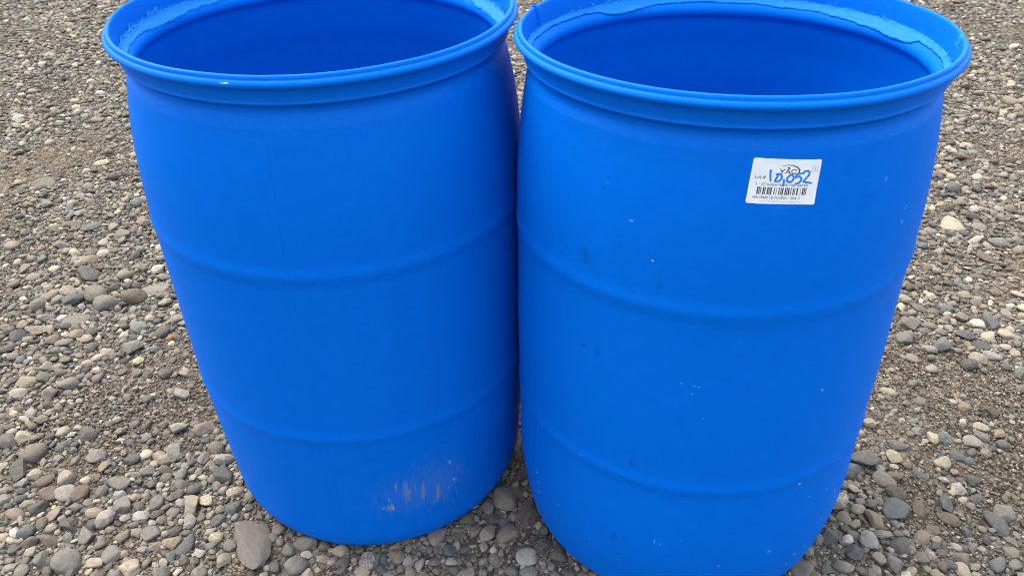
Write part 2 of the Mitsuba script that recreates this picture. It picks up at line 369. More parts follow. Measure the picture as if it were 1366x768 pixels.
    for du, dh in ((-.0016, -.0003), (-.0007, .0006), (.0007, .0006), (.0016, -.0003)):
        a = seam_angle + (du + wob) / .29
        strip.append(np.stack([(rr + dh) * np.cos(a), (rr + dh) * np.sin(a), zz], -1))
    v, f = grid_mesh(np.stack(strip, 0))
    uvs = np.stack([np.repeat(seam_angle * .29, len(v)), v[:, 2]], -1)
    scene[key + '__mould_seam'] = mikit.ply((v, f), 'rim_plastic', smooth=True, uv=uvs, to_world=W)
    return key, W, cs


LK, LW, Lcs = barrel('left',
                     [(-180, .265), (-150, .266), (-90, .266), (-40, .265), (0, .2650), (15, .2600), (30, .2610), (40, .2665), (45, .2675), (70, .268), (100, .270), (125, .2665), (140, .2625), (152, .2610), (163, .2590), (172, .2600)],
                     [(0, .2744), (90, .2742), (180, .2744)], -1.658, 3)
RK, RW, Rcs = barrel('right',
                     [(-170, .268), (-90, .266), (-20, .2665), (0, .2672), (4, .2668), (6.5, .2600), (10, .2588), (17, .2582), (24, .2592), (34, .2625), (46, .2645), (60, .2640), (75, .2655), (92, .2668), (104, .2640), (112, .2595), (117, .2575), (121, .2590), (126, .2660), (140, .2675), (155, .2685)],
                     [(0, .2744), (120, .2741), (180, .2743)], 1.35, 21)
for key, text in ((LK, 'blue open-topped plastic barrel without a label, standing on the left'),
                  (RK, 'blue open-topped plastic barrel with a white lot label, standing on the right')):
    labels[key] = {'label': text, 'category': 'barrel', 'group': 'blue plastic barrels on the gravel'}


def rim_piece(W, deg, prof, width, out, seed, jag=0.0):
    """A small piece of plastic lying on the rim's surface, following a stretch of its profile, standing out by 'out' metres."""
    a0, n, m = math.radians(deg), 14, len(prof)
    p = np.array(prof)
    t = np.gradient(p, axis=0)
    nn = np.stack([t[:, 1], -t[:, 0]], -1)
    nn /= np.linalg.norm(nn, axis=1, keepdims=True)
    G = np.zeros((m, n, 3))
    for i in range(m):
        for j in range(n):
            s = j / (n - 1) * 2 - 1
            e = min(i, m - 1 - i) / max((m - 1) / 2, 1)
            h = out * (1 - s * s) ** .5 * min(1, 2.2 * e) - .0004
            q = p[i] + nn[i] * (h + jag * (meshkit.noise(np.array([i * 1.7, j * .9, seed])) - .5) * (1 - s * s))
            a = a0 + s * width / .28 * (1 + .3 * (meshkit.noise(np.array([i * .8, seed, 2.0])) - .5))
            G[i, j] = (q[0] * math.cos(a), q[0] * math.sin(a), q[1])
    return grid_mesh(G.transpose(1, 0, 2))


def prof_between(z0, z1, inside, n=10):
    top = int(np.argmax(RIM[:, 1]))
    P = RIM[top:] if inside else RIM[:top + 1]
    z = np.linspace(z0, z1, n)
    o = np.argsort(P[:, 1])
    return np.stack([np.interp(z, P[o, 1], P[o, 0]), z], -1)


# the right barrel's rim: parting ridge inside with its spike, a torn chip, cracked flange
top = int(np.argmax(RIM[:, 1]))
ridge = np.concatenate([RIM[top - 4:top], prof_between(.8855, .858, True, 12)])
scene[RK + '__rim_ridge'] = mikit.ply(rim_piece(RW, 157, ridge, .0026, .0046, 1), 'rim_plastic', smooth=True, uv=None, to_world=RW)
labels[RK + '__rim_ridge'] = {'label': 'raised moulding ridge across the inside of the rim'}
scene[RK + '__torn_chip'] = mikit.ply(rim_piece(RW, -17, np.concatenate([RIM[top - 2:top], prof_between(.8850, .868, True, 10)]), .010, .0016, 5, .0022), 'cut_plastic', smooth=True, to_world=RW)
labels[RK + '__torn_chip'] = {'label': 'torn rough chip on the inner lip of the rim'}
scene[RK + '__rim_flap'] = mikit.ply(rim_piece(RW, -35, RIM[top - 16:top - 5], .028, .0011, 9, .0010), 'rim_plastic', smooth=True, to_world=RW)
labels[RK + '__rim_flap'] = {'label': 'lifted split flap on the outer lip of the rim'}
scene[LK + '__torn_chip'] = mikit.ply(rim_piece(LW, -101, RIM[top - 17:top - 12], .009, .0005, 3, .0008), 'frayed_plastic', smooth=True, to_world=LW)
labels[LK + '__torn_chip'] = {'label': 'pale frayed nick on the front of the rim'}

# ------------------------------------------------------------------ the lot label on the right barrel
LBW, LBH, LTH, LZ, LROT = 78.0, 54.5, -1.5432, 0.7864, math.radians(-3.7)


def on_label(u, v, off):
    """Label millimetres (u right, v down from its top left corner) to the barrel's own space."""
    a, b = (u - LBW / 2) / 1000, (LBH / 2 - v) / 1000
    a, b = a * math.cos(LROT) - b * math.sin(LROT), a * math.sin(LROT) + b * math.cos(LROT)
    zc = LZ + b * 0.94
    rr = Rcs(zc) + 0.0004 + off
    th = LTH + a / 0.279
    return np.stack([rr * np.cos(th), rr * np.sin(th), zc], -1)


# the wall's own unevenness is followed by the label
_off_seed = 21


def stick(mesh, off, sub=None):
    v = np.asarray(mesh.vertices)
    th = LTH + (v[:, 0] - LBW / 2) / 279 - np.pi / 2
    zc = LZ + (LBH / 2 + v[:, 1]) / 1000
    q = np.stack([np.cos(th) * 1.3, np.sin(th) * 1.3, zc * 2.2], -1)
    w = 0.0022 * (meshkit.fbm(q, 2, _off_seed) - 0.5)
    lift = 0.0016 * np.clip((v[:, 0] - v[:, 1] - 108) / 24, 0, 1) ** 2 + 0.0009 * np.clip((22 - v[:, 0] + (-v[:, 1] - 44)) / 20, 0, 1) ** 2   # two corners have come loose
    w = w + lift
    return trimesh.Trimesh(on_label(v[:, 0], -v[:, 1], off + v[:, 2] / 1000 + w), mesh.faces, process=False)


def rounded(w, h, r):
    return Polygon([(r, -r), (w - r, -r), (w - r, -h + r), (r, -h + r)]).buffer(r, quad_segs=6)


def flat(shape, depth=0.05, cell=3.0):
    """A shapely outline in label millimetres as a thin solid, cut fine enough to bend."""
    parts = []
    for g in getattr(shape, 'geoms', [shape]):
        m = trimesh.creation.extrude_polygon(g, depth, engine='earcut')
        v, f = trimesh.remesh.subdivide_to_size(m.vertices, m.faces, cell, max_iter=12)
        parts.append(trimesh.Trimesh(v, f, process=False))
    return trimesh.util.concatenate(parts)


def lettering(text, u, v, width, cap, bold=False):
    m = meshkit.text_mesh(text, cap, 0.05, bold)
    m.apply_scale([width / m.extents[0], 1, 1])
    m.apply_translation([u - m.bounds[0, 0], -v, 0])
    return m


def on(key, meshes, bsdf, off):
    scene[RK + '__label' + key] = mikit.ply(stick(trimesh.util.concatenate(meshes), off), bsdf, to_world=RW)


on('', [flat(rounded(LBW, LBH, 2.4), 0.12)], 'label_paper', 0.0)
labels[RK + '__label'] = {'label': 'white rounded lot label with barcode and handwritten number'}
P_OFF = 0.00017
swoosh = [(33.5, 8.2), (40, 7.0), (45, 7.6), (50, 9.4), (53, 12.4), (53, 15.6), (51.5, 17)]
outer = [(33.0, 8.2), (40, 6.5), (45.5, 6.8), (51, 8.8), (54.3, 12.3), (54.2, 16), (51.5, 17.4)]
sw = Polygon([(x, -y) for x, y in outer + swoosh[::-1]]).buffer(0.15)
on('__logo', [lettering('YAC', 31, 17.2, 19.5, 5.4, True), flat(sw), flat(Point(40.9, -10.0).buffer(1.1).union(LineString([(41, -10.6), (42.6, -11.4)]).buffer(.45)))], 'black_ink', P_OFF)
on('__lettering', [lettering('Lot #', 5.0, 24.2, 12.4, 4.0, True)], 'grey_ink', P_OFF)
on('__lettering_001', [lettering('2 - 55 Gallon Plastic Rain Barrels', 7.0, 32.2, 60, 3.2, True)], 'grey_ink', P_OFF)
on('__lettering_002', [lettering('Fall Clean Up Auction - Day 1', 6.6, 48.0, 53.5, 3.5, True)], 'grey_ink', P_OFF)
on('__lettering_003', [lettering('800 762 5999 | yacauctions.com', 16.5, 52.3, 46, 2.0)], 'pale_ink', P_OFF)
cam_icon = LineString([(68.3, -10), (67.8, -14.2), (74.6, -14.2), (74.8, -8.6), (72.6, -8.4), (71.8, -7.6), (69.2, -7.7), (68.6, -8.8), (67, -8.9)]).buffer(.25).union(Point(71.2, -11.4).buffer(1.5).difference(Point(71.2, -11.4).buffer(.95)))
on('__camera_symbol', [flat(cam_icon)], 'pale_ink', P_OFF)
rng = np.random.default_rng(8)
bars, dark = [], []
u = 10.0
pattern = '3 1 2 1 2 3 3 1 2 3 3 1 2 1 3 4 2 3 1 4 2 2 2 1 3 3 3 1 2 1 3 2 2 3 2 1 2 3 3 5 1 3 3 1 2 1 2'.split()
unit = 56.0 / sum(map(int, pattern))
for i, k in enumerate(pattern):
    if i % 2 == 0:
        bars.append(Polygon([(u, -34.0), (u + unit * int(k), -34.0), (u + unit * int(k), -43.0), (u, -43.0)]))
    u += unit * int(k)
on('__barcode', [flat(b) for b in bars], 'black_ink', P_OFF)


def stroke(*pts):
    p = np.array(pts, float)
    s = np.r_[0, np.cumsum(np.hypot(*np.diff(p, axis=0).T))]
    q = np.linspace(0, s[-1], 24)
    x, y = (CubicSpline(s, p[:, 0])(q), CubicSpline(s, p[:, 1])(q)) if len(p) > 2 else (np.interp(q, s, p[:, 0]), np.interp(q, s, p[:, 1]))
    return LineString(np.stack([x, -y], -1)).buffer(1.25, quad_segs=4)


pen = [stroke((21.2, 13.6), (21.8, 20), (23.2, 26.0)),
       stroke((29.0, 18.2), (28.6, 24), (28.4, 26.6), (31.5, 26.6), (34.6, 23.6), (34.4, 19.6), (31.5, 17.6), (28.6, 18.4)),
       stroke((37.7, 24.6), (38.3, 28), (37.9, 31.4)),
       stroke((45.6, 18.3), (42.2, 20.6), (41.4, 25), (44.2, 27.2), (47.8, 24.8), (48.2, 20.6), (45.2, 18.2)),
       stroke((57.0, 16.6), (51.2, 17.6)), stroke((51.2, 17.6), (51.0, 21.6)), stroke((51.0, 21.6), (55.2, 20.6), (57.6, 23.4), (56.4, 26.8), (52.2, 29.0)),
       stroke((58.8, 16.6), (62.2, 13.6), (65.6, 15.2), (64.8, 19.6), (60.6, 26.6)), stroke((60.6, 26.6), (69.6, 28.2))]
shape = pen[0]
on('__handwriting', [flat(s, 0.05 + 0.006 * i) for i, s in enumerate(pen)], 'blue_marker', P_OFF + 0.00006)
labels[RK + '__label__handwriting'] = {'label': 'number 10,052 handwritten in blue marker'}
labels[RK + '__label__barcode'] = {'label': 'black printed barcode'}

# ------------------------------------------------------------------ stones
GS = 0.42
COL = dict(grey=(.205, .200, .188), greybrown=(.215, .195, .165), dark=(.105, .104, .102), slate=(.125, .140, .150), lightgrey=(.30, .29, .27),
           tan=(.30, .25, .185), beige=(.36, .32, .255), cream=(.46, .41, .32), yellow=(.47, .42, .29), brown=(.185, .150, .118), pink=(.29, .235, .20),
           pinkgrey=(.27, .23, .215), white=(.52, .50, .46), teal=(.125, .165, .170), orange=(.42, .19, .07), speckled=(.30, .29, .28))
COL = {k: tuple(GS * x * t for x, t in zip(v, (.95, 1.0, 1.06))) for k, v in COL.items()}
PALETTE = [('grey', 22), ('greybrown', 16), ('dark', 13), ('slate', 9), ('lightgrey', 18), ('tan', 8), ('beige', 13), ('cream', 10), ('brown', 5), ('pink', 4), ('white', 5), ('pinkgrey', 4), ('yellow', 1), ('teal', 1.5)]
PAL = np.array([COL[k] for k, w in PALETTE])
PALW = np.array([w for k, w in PALETTE], float)
PALW /= PALW.sum()


def stone_template(level, seed, angular):
    """A convex pebble about one unit in radius: the soft intersection of random half-spaces."""
    rng = np.random.default_rng(seed)
    m = trimesh.creation.icosphere(level)
    u = np.array(m.vertices)
    k = 10 if angular else 14
    n = rng.normal(size=(k, 3))
    n /= np.linalg.norm(n, axis=1, keepdims=True)
    d = rng.uniform(.52, 1.0, k) if angular else rng.uniform(.78, 1.08, k)
    e = 20 if angular else 6
    s = np.maximum(u @ n.T, 0) / d
    r = (np.sum(s ** e, 1) + 0.85 ** e) ** (-1 / e)
    r = r * (1 + .16 * (meshkit.fbm(u * 2.2 + seed, 3, seed) - .5))
    v = u * r[:, None]
    v = v - (v.max(0) + v.min(0)) / 2
    v = v / (np.ptp(v, axis=0) / 2)
    _, _, nn = meshkit.arrays((v, m.faces), True)
    return v, np.array(m.faces), nn


def broken_template(points, seed):
    """A broken stone: the hull of a few random points, its faces flat and its edges sharp."""
    rng = np.random.default_rng(seed)
    p = rng.normal(size=(points, 3))
    p /= np.linalg.norm(p, axis=1, keepdims=True)
    for _ in range(6):           # spread the corners out a little
        d = p[:, None] - p[None]
        p = p + .05 * np.sum(d / (np.sum(d * d, -1, keepdims=True) + .05), 1)
        p /= np.linalg.norm(p, axis=1, keepdims=True)
    h = trimesh.convex.convex_hull(p * rng.uniform(.78, 1.1, (points, 1)))
    v = np.array(h.vertices)
    v = (v - (v.max(0) + v.min(0)) / 2) / (np.ptp(v, axis=0) / 2)
    f = np.array(h.faces)
    c = np.cross(v[f[:, 1]] - v[f[:, 0]], v[f[:, 2]] - v[f[:, 0]])
    # corners take a normal half way between the face and the round, so that edges are worn, not knife sharp
    n = np.repeat(c / np.linalg.norm(c, axis=1, keepdims=True), 3, 0)
    v3 = v[f].reshape(-1, 3)
    n = n + .28 * v3
    n /= np.linalg.norm(n, axis=1, keepdims=True)
    return v3, np.arange(len(v3)).reshape(-1, 3), n


BANK = {0: [broken_template(9, 7000 + i) for i in range(18)] + [stone_template(0, i, False) for i in range(6)],
        1: [broken_template(17, 8000 + i) for i in range(30)] + [stone_template(1, 100 + i, i % 2 == 0) for i in range(12)],
        2: [broken_template(26, 9000 + i) for i in range(18)] + [stone_template(2, 200 + i, i % 3 < 2) for i in range(14)]}


def build_stones(P, S, yaw, tilt, colour, level, rng, mottle=0.10):
    """All stones at P (n,3), half sizes S (n,3), as arrays (v, f, n, colour)."""
    out, k = [[], [], [], []], 0
    pick = rng.integers(0, len(BANK[level]), len(P))
    for t, (tv, tf, tn) in enumerate(BANK[level]):
        i = np.nonzero(pick == t)[0]
        if not len(i):
            continue
        c, s = np.cos(yaw[i]), np.sin(yaw[i])
        tx, ty = tilt[i, 0], tilt[i, 1]
        R = np.zeros((len(i), 3, 3))
        Rz = np.stack([np.stack([c, -s, 0 * c], -1), np.stack([s, c, 0 * c], -1), np.stack([0 * c, 0 * c, 1 + 0 * c], -1)], 1)
        Rx = np.stack([np.stack([1 + 0 * tx, 0 * tx, 0 * tx], -1), np.stack([0 * tx, np.cos(tx), -np.sin(tx)], -1), np.stack([0 * tx, np.sin(tx), np.cos(tx)], -1)], 1)
        Ry = np.stack([np.stack([np.cos(ty), 0 * ty, np.sin(ty)], -1), np.stack([0 * ty, 1 + 0 * ty, 0 * ty], -1), np.stack([-np.sin(ty), 0 * ty, np.cos(ty)], -1)], 1)
        R = Rz @ Rx @ Ry
        v = np.einsum('nij,nkj->nki', R, tv[None] * S[i][:, None]) + P[i][:, None]
        nn = np.einsum('nij,nkj->nki', R, tn[None] / S[i][:, None])
        nn /= np.linalg.norm(nn, axis=-1, keepdims=True)
        m = len(tv)
        col = colour[i][:, None] * (1 + mottle * rng.normal(size=(len(i), m, 1)))
        out[0].append(v.reshape(-1, 3)); out[2].append(nn.reshape(-1, 3)); out[3].append(np.clip(col, .015, .6).reshape(-1, 3))
        out[1].append((tf[None] + (np.arange(len(i)) * m)[:, None, None]).reshape(-1, 3) + k)
        k += len(i) * m
    return [np.concatenate(o) if o else np.zeros((0, 3)) for o in out]


def in_view(x, y, margin):
    """The stretch of yard that the photograph shows, with a margin, in the yard's own metres."""
    return (y > .78 - margin) & (y < 4.95 + margin) & (np.abs(x) < .62 * y + .42 + margin)


CENTRES = [(B['o'][0], B['o'][1]) for B in BARRELS.values()]


def clear_of_barrels(x, y, need):
    ok = np.ones(len(x), bool)
    for cx, cy in CENTRES:
        ok &= np.hypot(x - cx, y - cy) > need
    return ok


STONES = [
(-0.9986,1.1967,56,53.9,73,'greybrown','r','large grey-brown rounded stone lower left beside the left barrel'),
(-0.9012,1.1243,34.6,36.7,39,'beige','r','beige rounded stone lower left beside the left barrel'),
(-0.81,0.9217,48.5,58.2,67,'grey','r','large grey rounded stone lower left beside the left barrel'),
(-0.7369,0.936,37.2,36.4,51,'grey','o','grey oval stone just left of the cream angular stone lower left beside the left barrel'),
(-0.5561,0.9742,28,29.2,30,'yellow','r','pale yellow rounded stone lower left beside the left barrel'),
(-0.5432,1.0444,37.3,30.7,40,'slate','o','slate blue oval stone just in front of the cream elongated stone'),
(-0.5505,1.0857,36,20.1,20,'cream','l','cream elongated stone lower left beside the left barrel'),
(-0.6255,1.0509,35.4,51.9,31,'beige','a','large beige angular stone lower left beside the left barrel'),
(-0.6009,1.0607,25.1,33.9,30,'yellow','a','pale yellow angular stone just right of the large beige angular stone'),
(-0.586,1.1267,34.6,51.8,27,'dark','a','large dark grey angular stone just behind the cream elongated stone'),
(-0.4894,0.9744,65.9,174.9,27,'grey','s','large grey flat stone lower left beside the left barrel'),
(-0.8019,0.9807,30.1,45.5,39,'grey','a','grey angular stone just behind the large grey rounded stone lower left beside the left barrel'),
(-0.8412,1.01,32.6,49.3,66,'dark','a','dark grey angular stone just in front of the light grey elongated stone'),
(-0.7638,1.0534,37.5,45,36,'grey','a','grey angular stone just behind the grey-brown oval stone lower left beside the left barrel'),
(-0.678,0.9833,38.1,29.9,54,'grey','a','grey angular stone just right of the grey-brown oval stone lower left beside the left barrel'),
(-0.6051,0.9565,51.4,29,69,'slate','l','slate blue elongated stone lower left beside the left barrel'),
(-0.6337,0.9639,33.8,31.7,33,'tan','a','tan angular stone just left of the slate blue elongated stone'),
(-0.6614,0.9574,27.7,21.9,41,'pink','a','pinkish angular stone just behind the small cream angular stone lower left beside the left barrel'),
(-0.689,0.9065,36.6,35.3,68,'cream','a','cream angular stone lower left beside the left barrel'),
(-0.6944,1.0572,31.3,34.2,33,'grey','a','grey angular stone just left of the large beige angular stone'),
(-0.6551,1.0338,26.8,23.2,32,'grey','o','grey oval stone just left of the large beige angular stone'),
(-0.7063,1.1941,33.5,49.1,31,'lightgrey','a','light grey angular stone lower left beside the left barrel'),
(-0.7351,1.1859,26.7,34.6,32,'tan','a','leftmost tan angular stone of 2 lower left beside the left barrel'),
(-0.9171,0.9921,34.3,31.1,56,'slate','o','slate blue oval stone just right of the whitish rounded stone'),
(-0.939,0.9901,18.1,25.9,43,'white','r','whitish rounded stone lower left beside the left barrel'),
(-0.9027,0.9661,35.8,27.9,56,'brown','a','brown angular stone just in front of the whitish rounded stone'),
(-0.96,1.0367,26.8,42.9,69,'pink','o','pinkish oval stone lower left beside the left barrel'),
(-0.9219,1.0511,39.5,35.1,28,'dark','a','dark grey angular stone just left of the light grey elongated stone'),
(-0.8874,1.084,38.1,43.9,93,'lightgrey','l','light grey elongated stone lower left beside the left barrel'),
(-0.9439,1.1196,45.2,28.3,47,'brown','o','brown oval stone just left of the beige rounded stone lower left beside the left barrel'),
(-0.8578,1.1181,21.5,22.4,37,'cream','r','cream rounded stone just right of the beige rounded stone lower left beside the left barrel'),
(-0.9687,1.2626,30,28,37,'cream','r','cream rounded stone just behind the blue-green oval stone lower left beside the left barrel'),
(-1.0492,1.2487,34.4,34.2,61,'yellow','a','leftmost pale yellow angular stone of 2 lower left beside the left barrel'),
(-0.8664,1.1884,40.1,38.1,50,'grey','o','grey oval stone just behind the tan elongated stone lower left beside the left barrel'),
(-0.7869,1.1782,42.1,28.9,34,'dark','a','rightmost dark grey angular stone of 4 lower left beside the left barrel'),
(-0.7441,1.1406,34.8,33.6,66,'grey','a','fourth from left grey angular stone of 8 lower left beside the left barrel'),
(-0.9099,1.2521,41.4,39.9,9,'dark','a','dark grey angular stone just behind the tan elongated stone lower left beside the left barrel'),
(-1.0087,1.1483,32.8,55.2,14,'dark','a','leftmost large dark grey angular stone of 2 lower left beside the left barrel'),
(-0.9517,1.2195,31.7,21.1,38,'teal','o','blue-green oval stone lower left beside the left barrel'),
(-0.8563,1.086,40.2,35.6,52,'brown','o','brown oval stone just right of the light grey elongated stone'),
(-0.9176,1.0845,36,44.1,79,'brown','a','brown angular stone just left of the light grey elongated stone'),
(-0.6647,1.266,46.3,42.2,61,'pink','a','large pinkish angular stone lower left beside the left barrel'),
(-0.6228,1.2043,31.4,40.4,27,'greybrown','r','leftmost grey-brown rounded stone of 2 lower left beside the left barrel'),
(-0.6218,1.158,32.9,26.8,77,'pink','a','pinkish angular stone just behind the cream elongated stone'),
(-0.6404,1.1783,28.8,39.8,29,'grey','a','rightmost grey angular stone of 8 lower left beside the left barrel'),
(-0.6334,1.0952,36.2,32.2,50,'slate','a','slate blue angular stone just behind the large beige angular stone'),
(-0.5641,1.015,32.7,27.6,4,'slate','a','slate blue angular stone just behind the pale yellow rounded stone'),
(-0.5652,0.8937,32.5,32.1,32,'grey','a','grey angular stone just in front of the slate blue elongated stone'),
(-0.8399,1.1592,39.6,20.6,95,'tan','l','tan elongated stone lower left beside the left barrel'),
(-0.7862,1.1113,34.3,55.2,62,'grey','a','large grey angular stone lower left beside the left barrel'),
(-0.7448,1.0762,21.1,21.4,35,'beige','a','beige angular stone just behind the grey-brown oval stone lower left beside the left barrel'),
(-0.76,0.9942,20.2,20.3,37,'brown','o','brown oval stone just left of the grey-brown oval stone lower left beside the left barrel'),
(-0.8643,0.9724,27.9,40.5,90,'brown','a','brown angular stone just behind the large grey rounded stone lower left beside the left barrel'),
(-0.7315,0.9795,32,25,62,'greybrown','o','grey-brown oval stone lower left beside the left barrel'),
(-0.7602,0.9208,23.3,40.9,77,'beige','a','beige angular stone just left of the cream angular stone lower left beside the left barrel'),
(-0.8845,0.9054,38.5,26.7,87,'grey','l','grey elongated stone lower left beside the left barrel'),
(-0.8613,0.9336,35.2,29.6,69,'grey','a','grey angular stone just right of the grey elongated stone lower left beside the left barrel'),
(-0.5244,0.9551,25.7,28.7,29,'grey','o','grey oval stone just right of the pale yellow rounded stone'),
(-0.5758,0.9401,19.6,21.4,31,'white','a','whitish angular stone lower left beside the left barrel'),
(-0.6241,0.9297,17.5,21.4,34,'teal','r','blue-green rounded stone lower left beside the left barrel'),
(-0.6351,0.9188,15.5,21.2,35,'cream','a','small cream angular stone lower left beside the left barrel'),
(-1.1115,1.7806,57.9,76.3,61,'greybrown','r','large grey-brown rounded stone left of the left barrel'),
(-1.0679,1.7431,65.3,66.8,47,'grey','r','large grey rounded stone just left of the large brown rounded stone'),
(-1.003,1.7688,63.2,67.4,30,'brown','r','large brown rounded stone left of the left barrel'),
(-1.1614,1.7635,68.5,56,56,'slate','a','rightmost large slate blue angular stone of 2 left of the left barrel'),
(-1.1935,1.8012,47.3,53.1,34,'beige','o','large beige oval stone left of the left barrel'),
(-1.23,1.7835,58,40.6,35,'tan','o','large tan oval stone just behind the large light grey angular stone'),
(-1.1698,1.8828,54.4,80.5,32,'dark','a','large dark grey angular stone left of the left barrel'),
(-1.2432,1.7339,43.4,47.6,36,'grey','r','large grey rounded stone just behind the large light grey angular stone'),
(-1.1955,1.6804,45.1,42.3,43,'lightgrey','a','large light grey angular stone left of the left barrel'),
(-1.1185,1.6701,74,53.3,34,'grey','s','large grey flat stone left of the left barrel'),
(-1.1876,1.6259,49.4,41.1,29,'pink','a','large pinkish angular stone left of the left barrel'),
(-0.876,1.6106,43.9,39.8,36,'dark','o','dark grey oval stone left of the left barrel'),
(-0.9263,1.5562,50.5,63.5,31,'grey','a','large grey angular stone just right of the cream angular stone left of the left barrel'),
(-1.1024,1.5719,45.7,32.5,35,'grey','o','grey oval stone left of the left barrel'),
(-1.0865,1.6073,38.7,36.7,49,'tan','o','tan oval stone left of the left barrel'),
(-1.1987,1.9655,41.3,44.1,84,'tan','o','rightmost large tan oval stone of 2 left of the left barrel'),
(-1.1802,2.0025,41.8,35.8,31,'cream','o','cream oval stone just in front of the cream rounded stone left of the left barrel'),
(-0.8481,1.5898,24.6,22.9,63,'orange','a','orange angular stone left of the left barrel'),
(-1.2737,2.1533,66.1,43.2,54,'slate','o','large slate blue oval stone left of the left barrel'),
(-1.3448,2.1734,57,43.7,48,'tan','a','large tan angular stone left of the left barrel'),
(-0.9594,1.8143,72.6,57,28,'lightgrey','s','large light grey flat stone left of the left barrel'),
(-1.2301,1.6025,56.6,40.8,79,'slate','a','leftmost large slate blue angular stone of 2 left of the left barrel'),
(-1.2308,1.5553,45.4,32.6,67,'dark','a','dark grey angular stone left of the left barrel'),
(-1.1624,2.103,49.5,56,29,'grey','a','large grey angular stone just right of the cream rounded stone left of the left barrel'),
(-1.2028,2.0584,30.5,36.7,30,'cream','r','cream rounded stone left of the left barrel'),
(-0.9843,1.5344,32.5,35,79,'cream','a','cream angular stone left of the left barrel'),
(-1.0003,1.5159,29.8,24.3,33,'white','o','whitish oval stone left of the left barrel'),
(-1.0569,1.9357,52.6,45.3,39,'greybrown','s','large grey-brown flat stone left of the left barrel'),
(-1.3209,1.8766,40,32.4,51,'pink','o','pinkish oval stone left of the left barrel'),
(-1.3729,1.9284,32,43.8,35,'tan','a','tan angular stone left of the left barrel'),
(-1.282,1.9158,31.9,30.3,42,'cream','o','cream oval stone just right of the pinkish oval stone left of the left barrel'),
(-1.3199,2.0503,45.6,46,33,'grey','a','leftmost large grey angular stone of 3 left of the left barrel'),
(-1.4653,2.0486,45.6,46.4,36,'pink','o','large pinkish oval stone left of the left barrel'),
(-1.0559,1.5866,33.2,36.2,62,'beige','o','beige oval stone left of the left barrel'),
(-0.02,1.053,49.9,57.5,1,'greybrown','r','large grey-brown rounded stone between the two barrels'),
(0.0243,1.0171,44.9,79,-15,'brown','s','large brown flat stone between the two barrels'),
(-0.0125,0.9721,43.9,42.3,1,'pink','a','large pinkish angular stone between the two barrels'),
(0.0202,0.9178,40.6,38.2,11,'white','o','whitish oval stone between the two barrels'),
(-0.0501,0.9751,31.9,44.7,-16,'beige','a','beige angular stone just right of the tan elongated stone between the two barrels'),
(-0.0729,0.9826,36.1,23.7,69,'tan','l','tan elongated stone between the two barrels'),
(-0.144,0.9706,43.8,37.6,44,'pinkgrey','o','pinkish grey oval stone in front of the left barrel'),
(-0.0911,1.0127,38.7,24.2,52,'brown','l','brown elongated stone between the two barrels'),
(-0.0531,1.0384,28.9,42,3,'grey','a','grey angular stone between the two barrels'),
(-0.2631,0.915,36.7,41.7,16,'speckled','r','black-and-white speckled rounded stone in front of the left barrel'),
(-0.2386,0.9204,14.7,25,15,'teal','o','blue-green oval stone in front of the left barrel'),
(-0.2144,0.9262,29.2,38.7,25,'tan','a','tan angular stone in front of the left barrel'),
(-0.088,0.8832,41.7,32.8,24,'beige','a','beige angular stone just in front of the small slate blue angular stone'),
(0.079,0.9248,35,36.2,-5,'dark','a','dark grey angular stone just right of the small cream oval stone'),
(-0.0371,0.9157,21.3,33.7,26,'tan','o','tan oval stone between the two barrels'),
(0.023,0.8857,34.2,27.2,-1,'grey','o','grey oval stone between the two barrels'),
(-0.0027,1.0117,17.1,20.3,0,'lightgrey','r','small light grey rounded stone just left of the large brown flat stone'),
(-0.1873,0.8921,19.1,31,12,'tan','l','tan elongated stone in front of the left barrel'),
(-0.1178,0.9371,25.4,36.6,31,'teal','a','blue-green angular stone between the two barrels'),
(0.0019,1.0733,40,27.7,-39,'brown','s','brown flat stone between the two barrels'),
(0.0146,1.1211,25.9,60.7,-22,'dark','s','dark grey flat stone between the two barrels'),
(0.0545,0.9524,25.6,30.1,-3,'dark','a','dark grey angular stone just behind the small cream oval stone'),
(-0.0775,0.9477,16.5,8.3,11,'cream','l','small cream elongated stone just right of the small slate blue angular stone'),
(-0.1055,0.9505,9.9,24,13,'cream','l','small cream elongated stone just behind the small slate blue angular stone'),
(-0.092,0.938,20.4,14.6,6,'slate','a','small slate blue angular stone between the two barrels'),
(-0.02,1.0008,23.5,22.1,1,'slate','a','slate blue angular stone between the two barrels'),
(0.0489,0.9064,15.4,13.4,-3,'cream','o','small cream oval stone between the two barrels'),
(0.0641,0.897,13.8,17.7,-4,'lightgrey','r','small light grey rounded stone just right of the small cream oval stone'),
(-0.0391,1.0069,24.4,21.2,2,'dark','a','dark grey angular stone just left of the slate blue angular stone between the two barrels'),
(-0.0718,1.0104,13.8,15.5,4,'grey','r','small grey rounded stone between the two barrels'),
(-0.0883,0.99,16.1,21,35,'grey','a','small grey angular stone between the two barrels'),
(-0.1569,0.9423,13.3,23,9,'pink','a','small pinkish angular stone in front of the left barrel'),
(-0.144,0.942,15.7,23,9,'greybrown','a','small grey-brown angular stone in front of the left barrel'),
(0.0928,0.8832,30.4,21.9,-6,'dark','a','dark grey angular stone just right of the grey oval stone between the two barrels'),
(-0.3904,0.9044,42.6,36.3,30,'lightgrey','r','light grey rounded stone in front of the left barrel'),
(-0.4129,0.9416,26.6,27.4,36,'grey','a','grey angular stone just in front of the small blue-green oval stone'),
(-0.4414,0.9921,32.3,28.5,24,'greybrown','a','grey-brown angular stone lower left beside the left barrel'),
(-0.3851,0.9565,43.8,29.1,9,'grey','a','grey angular stone just behind the whitish angular stone in front of the left barrel'),
(-0.3496,0.9503,23,23.1,20,'brown','r','brown rounded stone in front of the left barrel'),
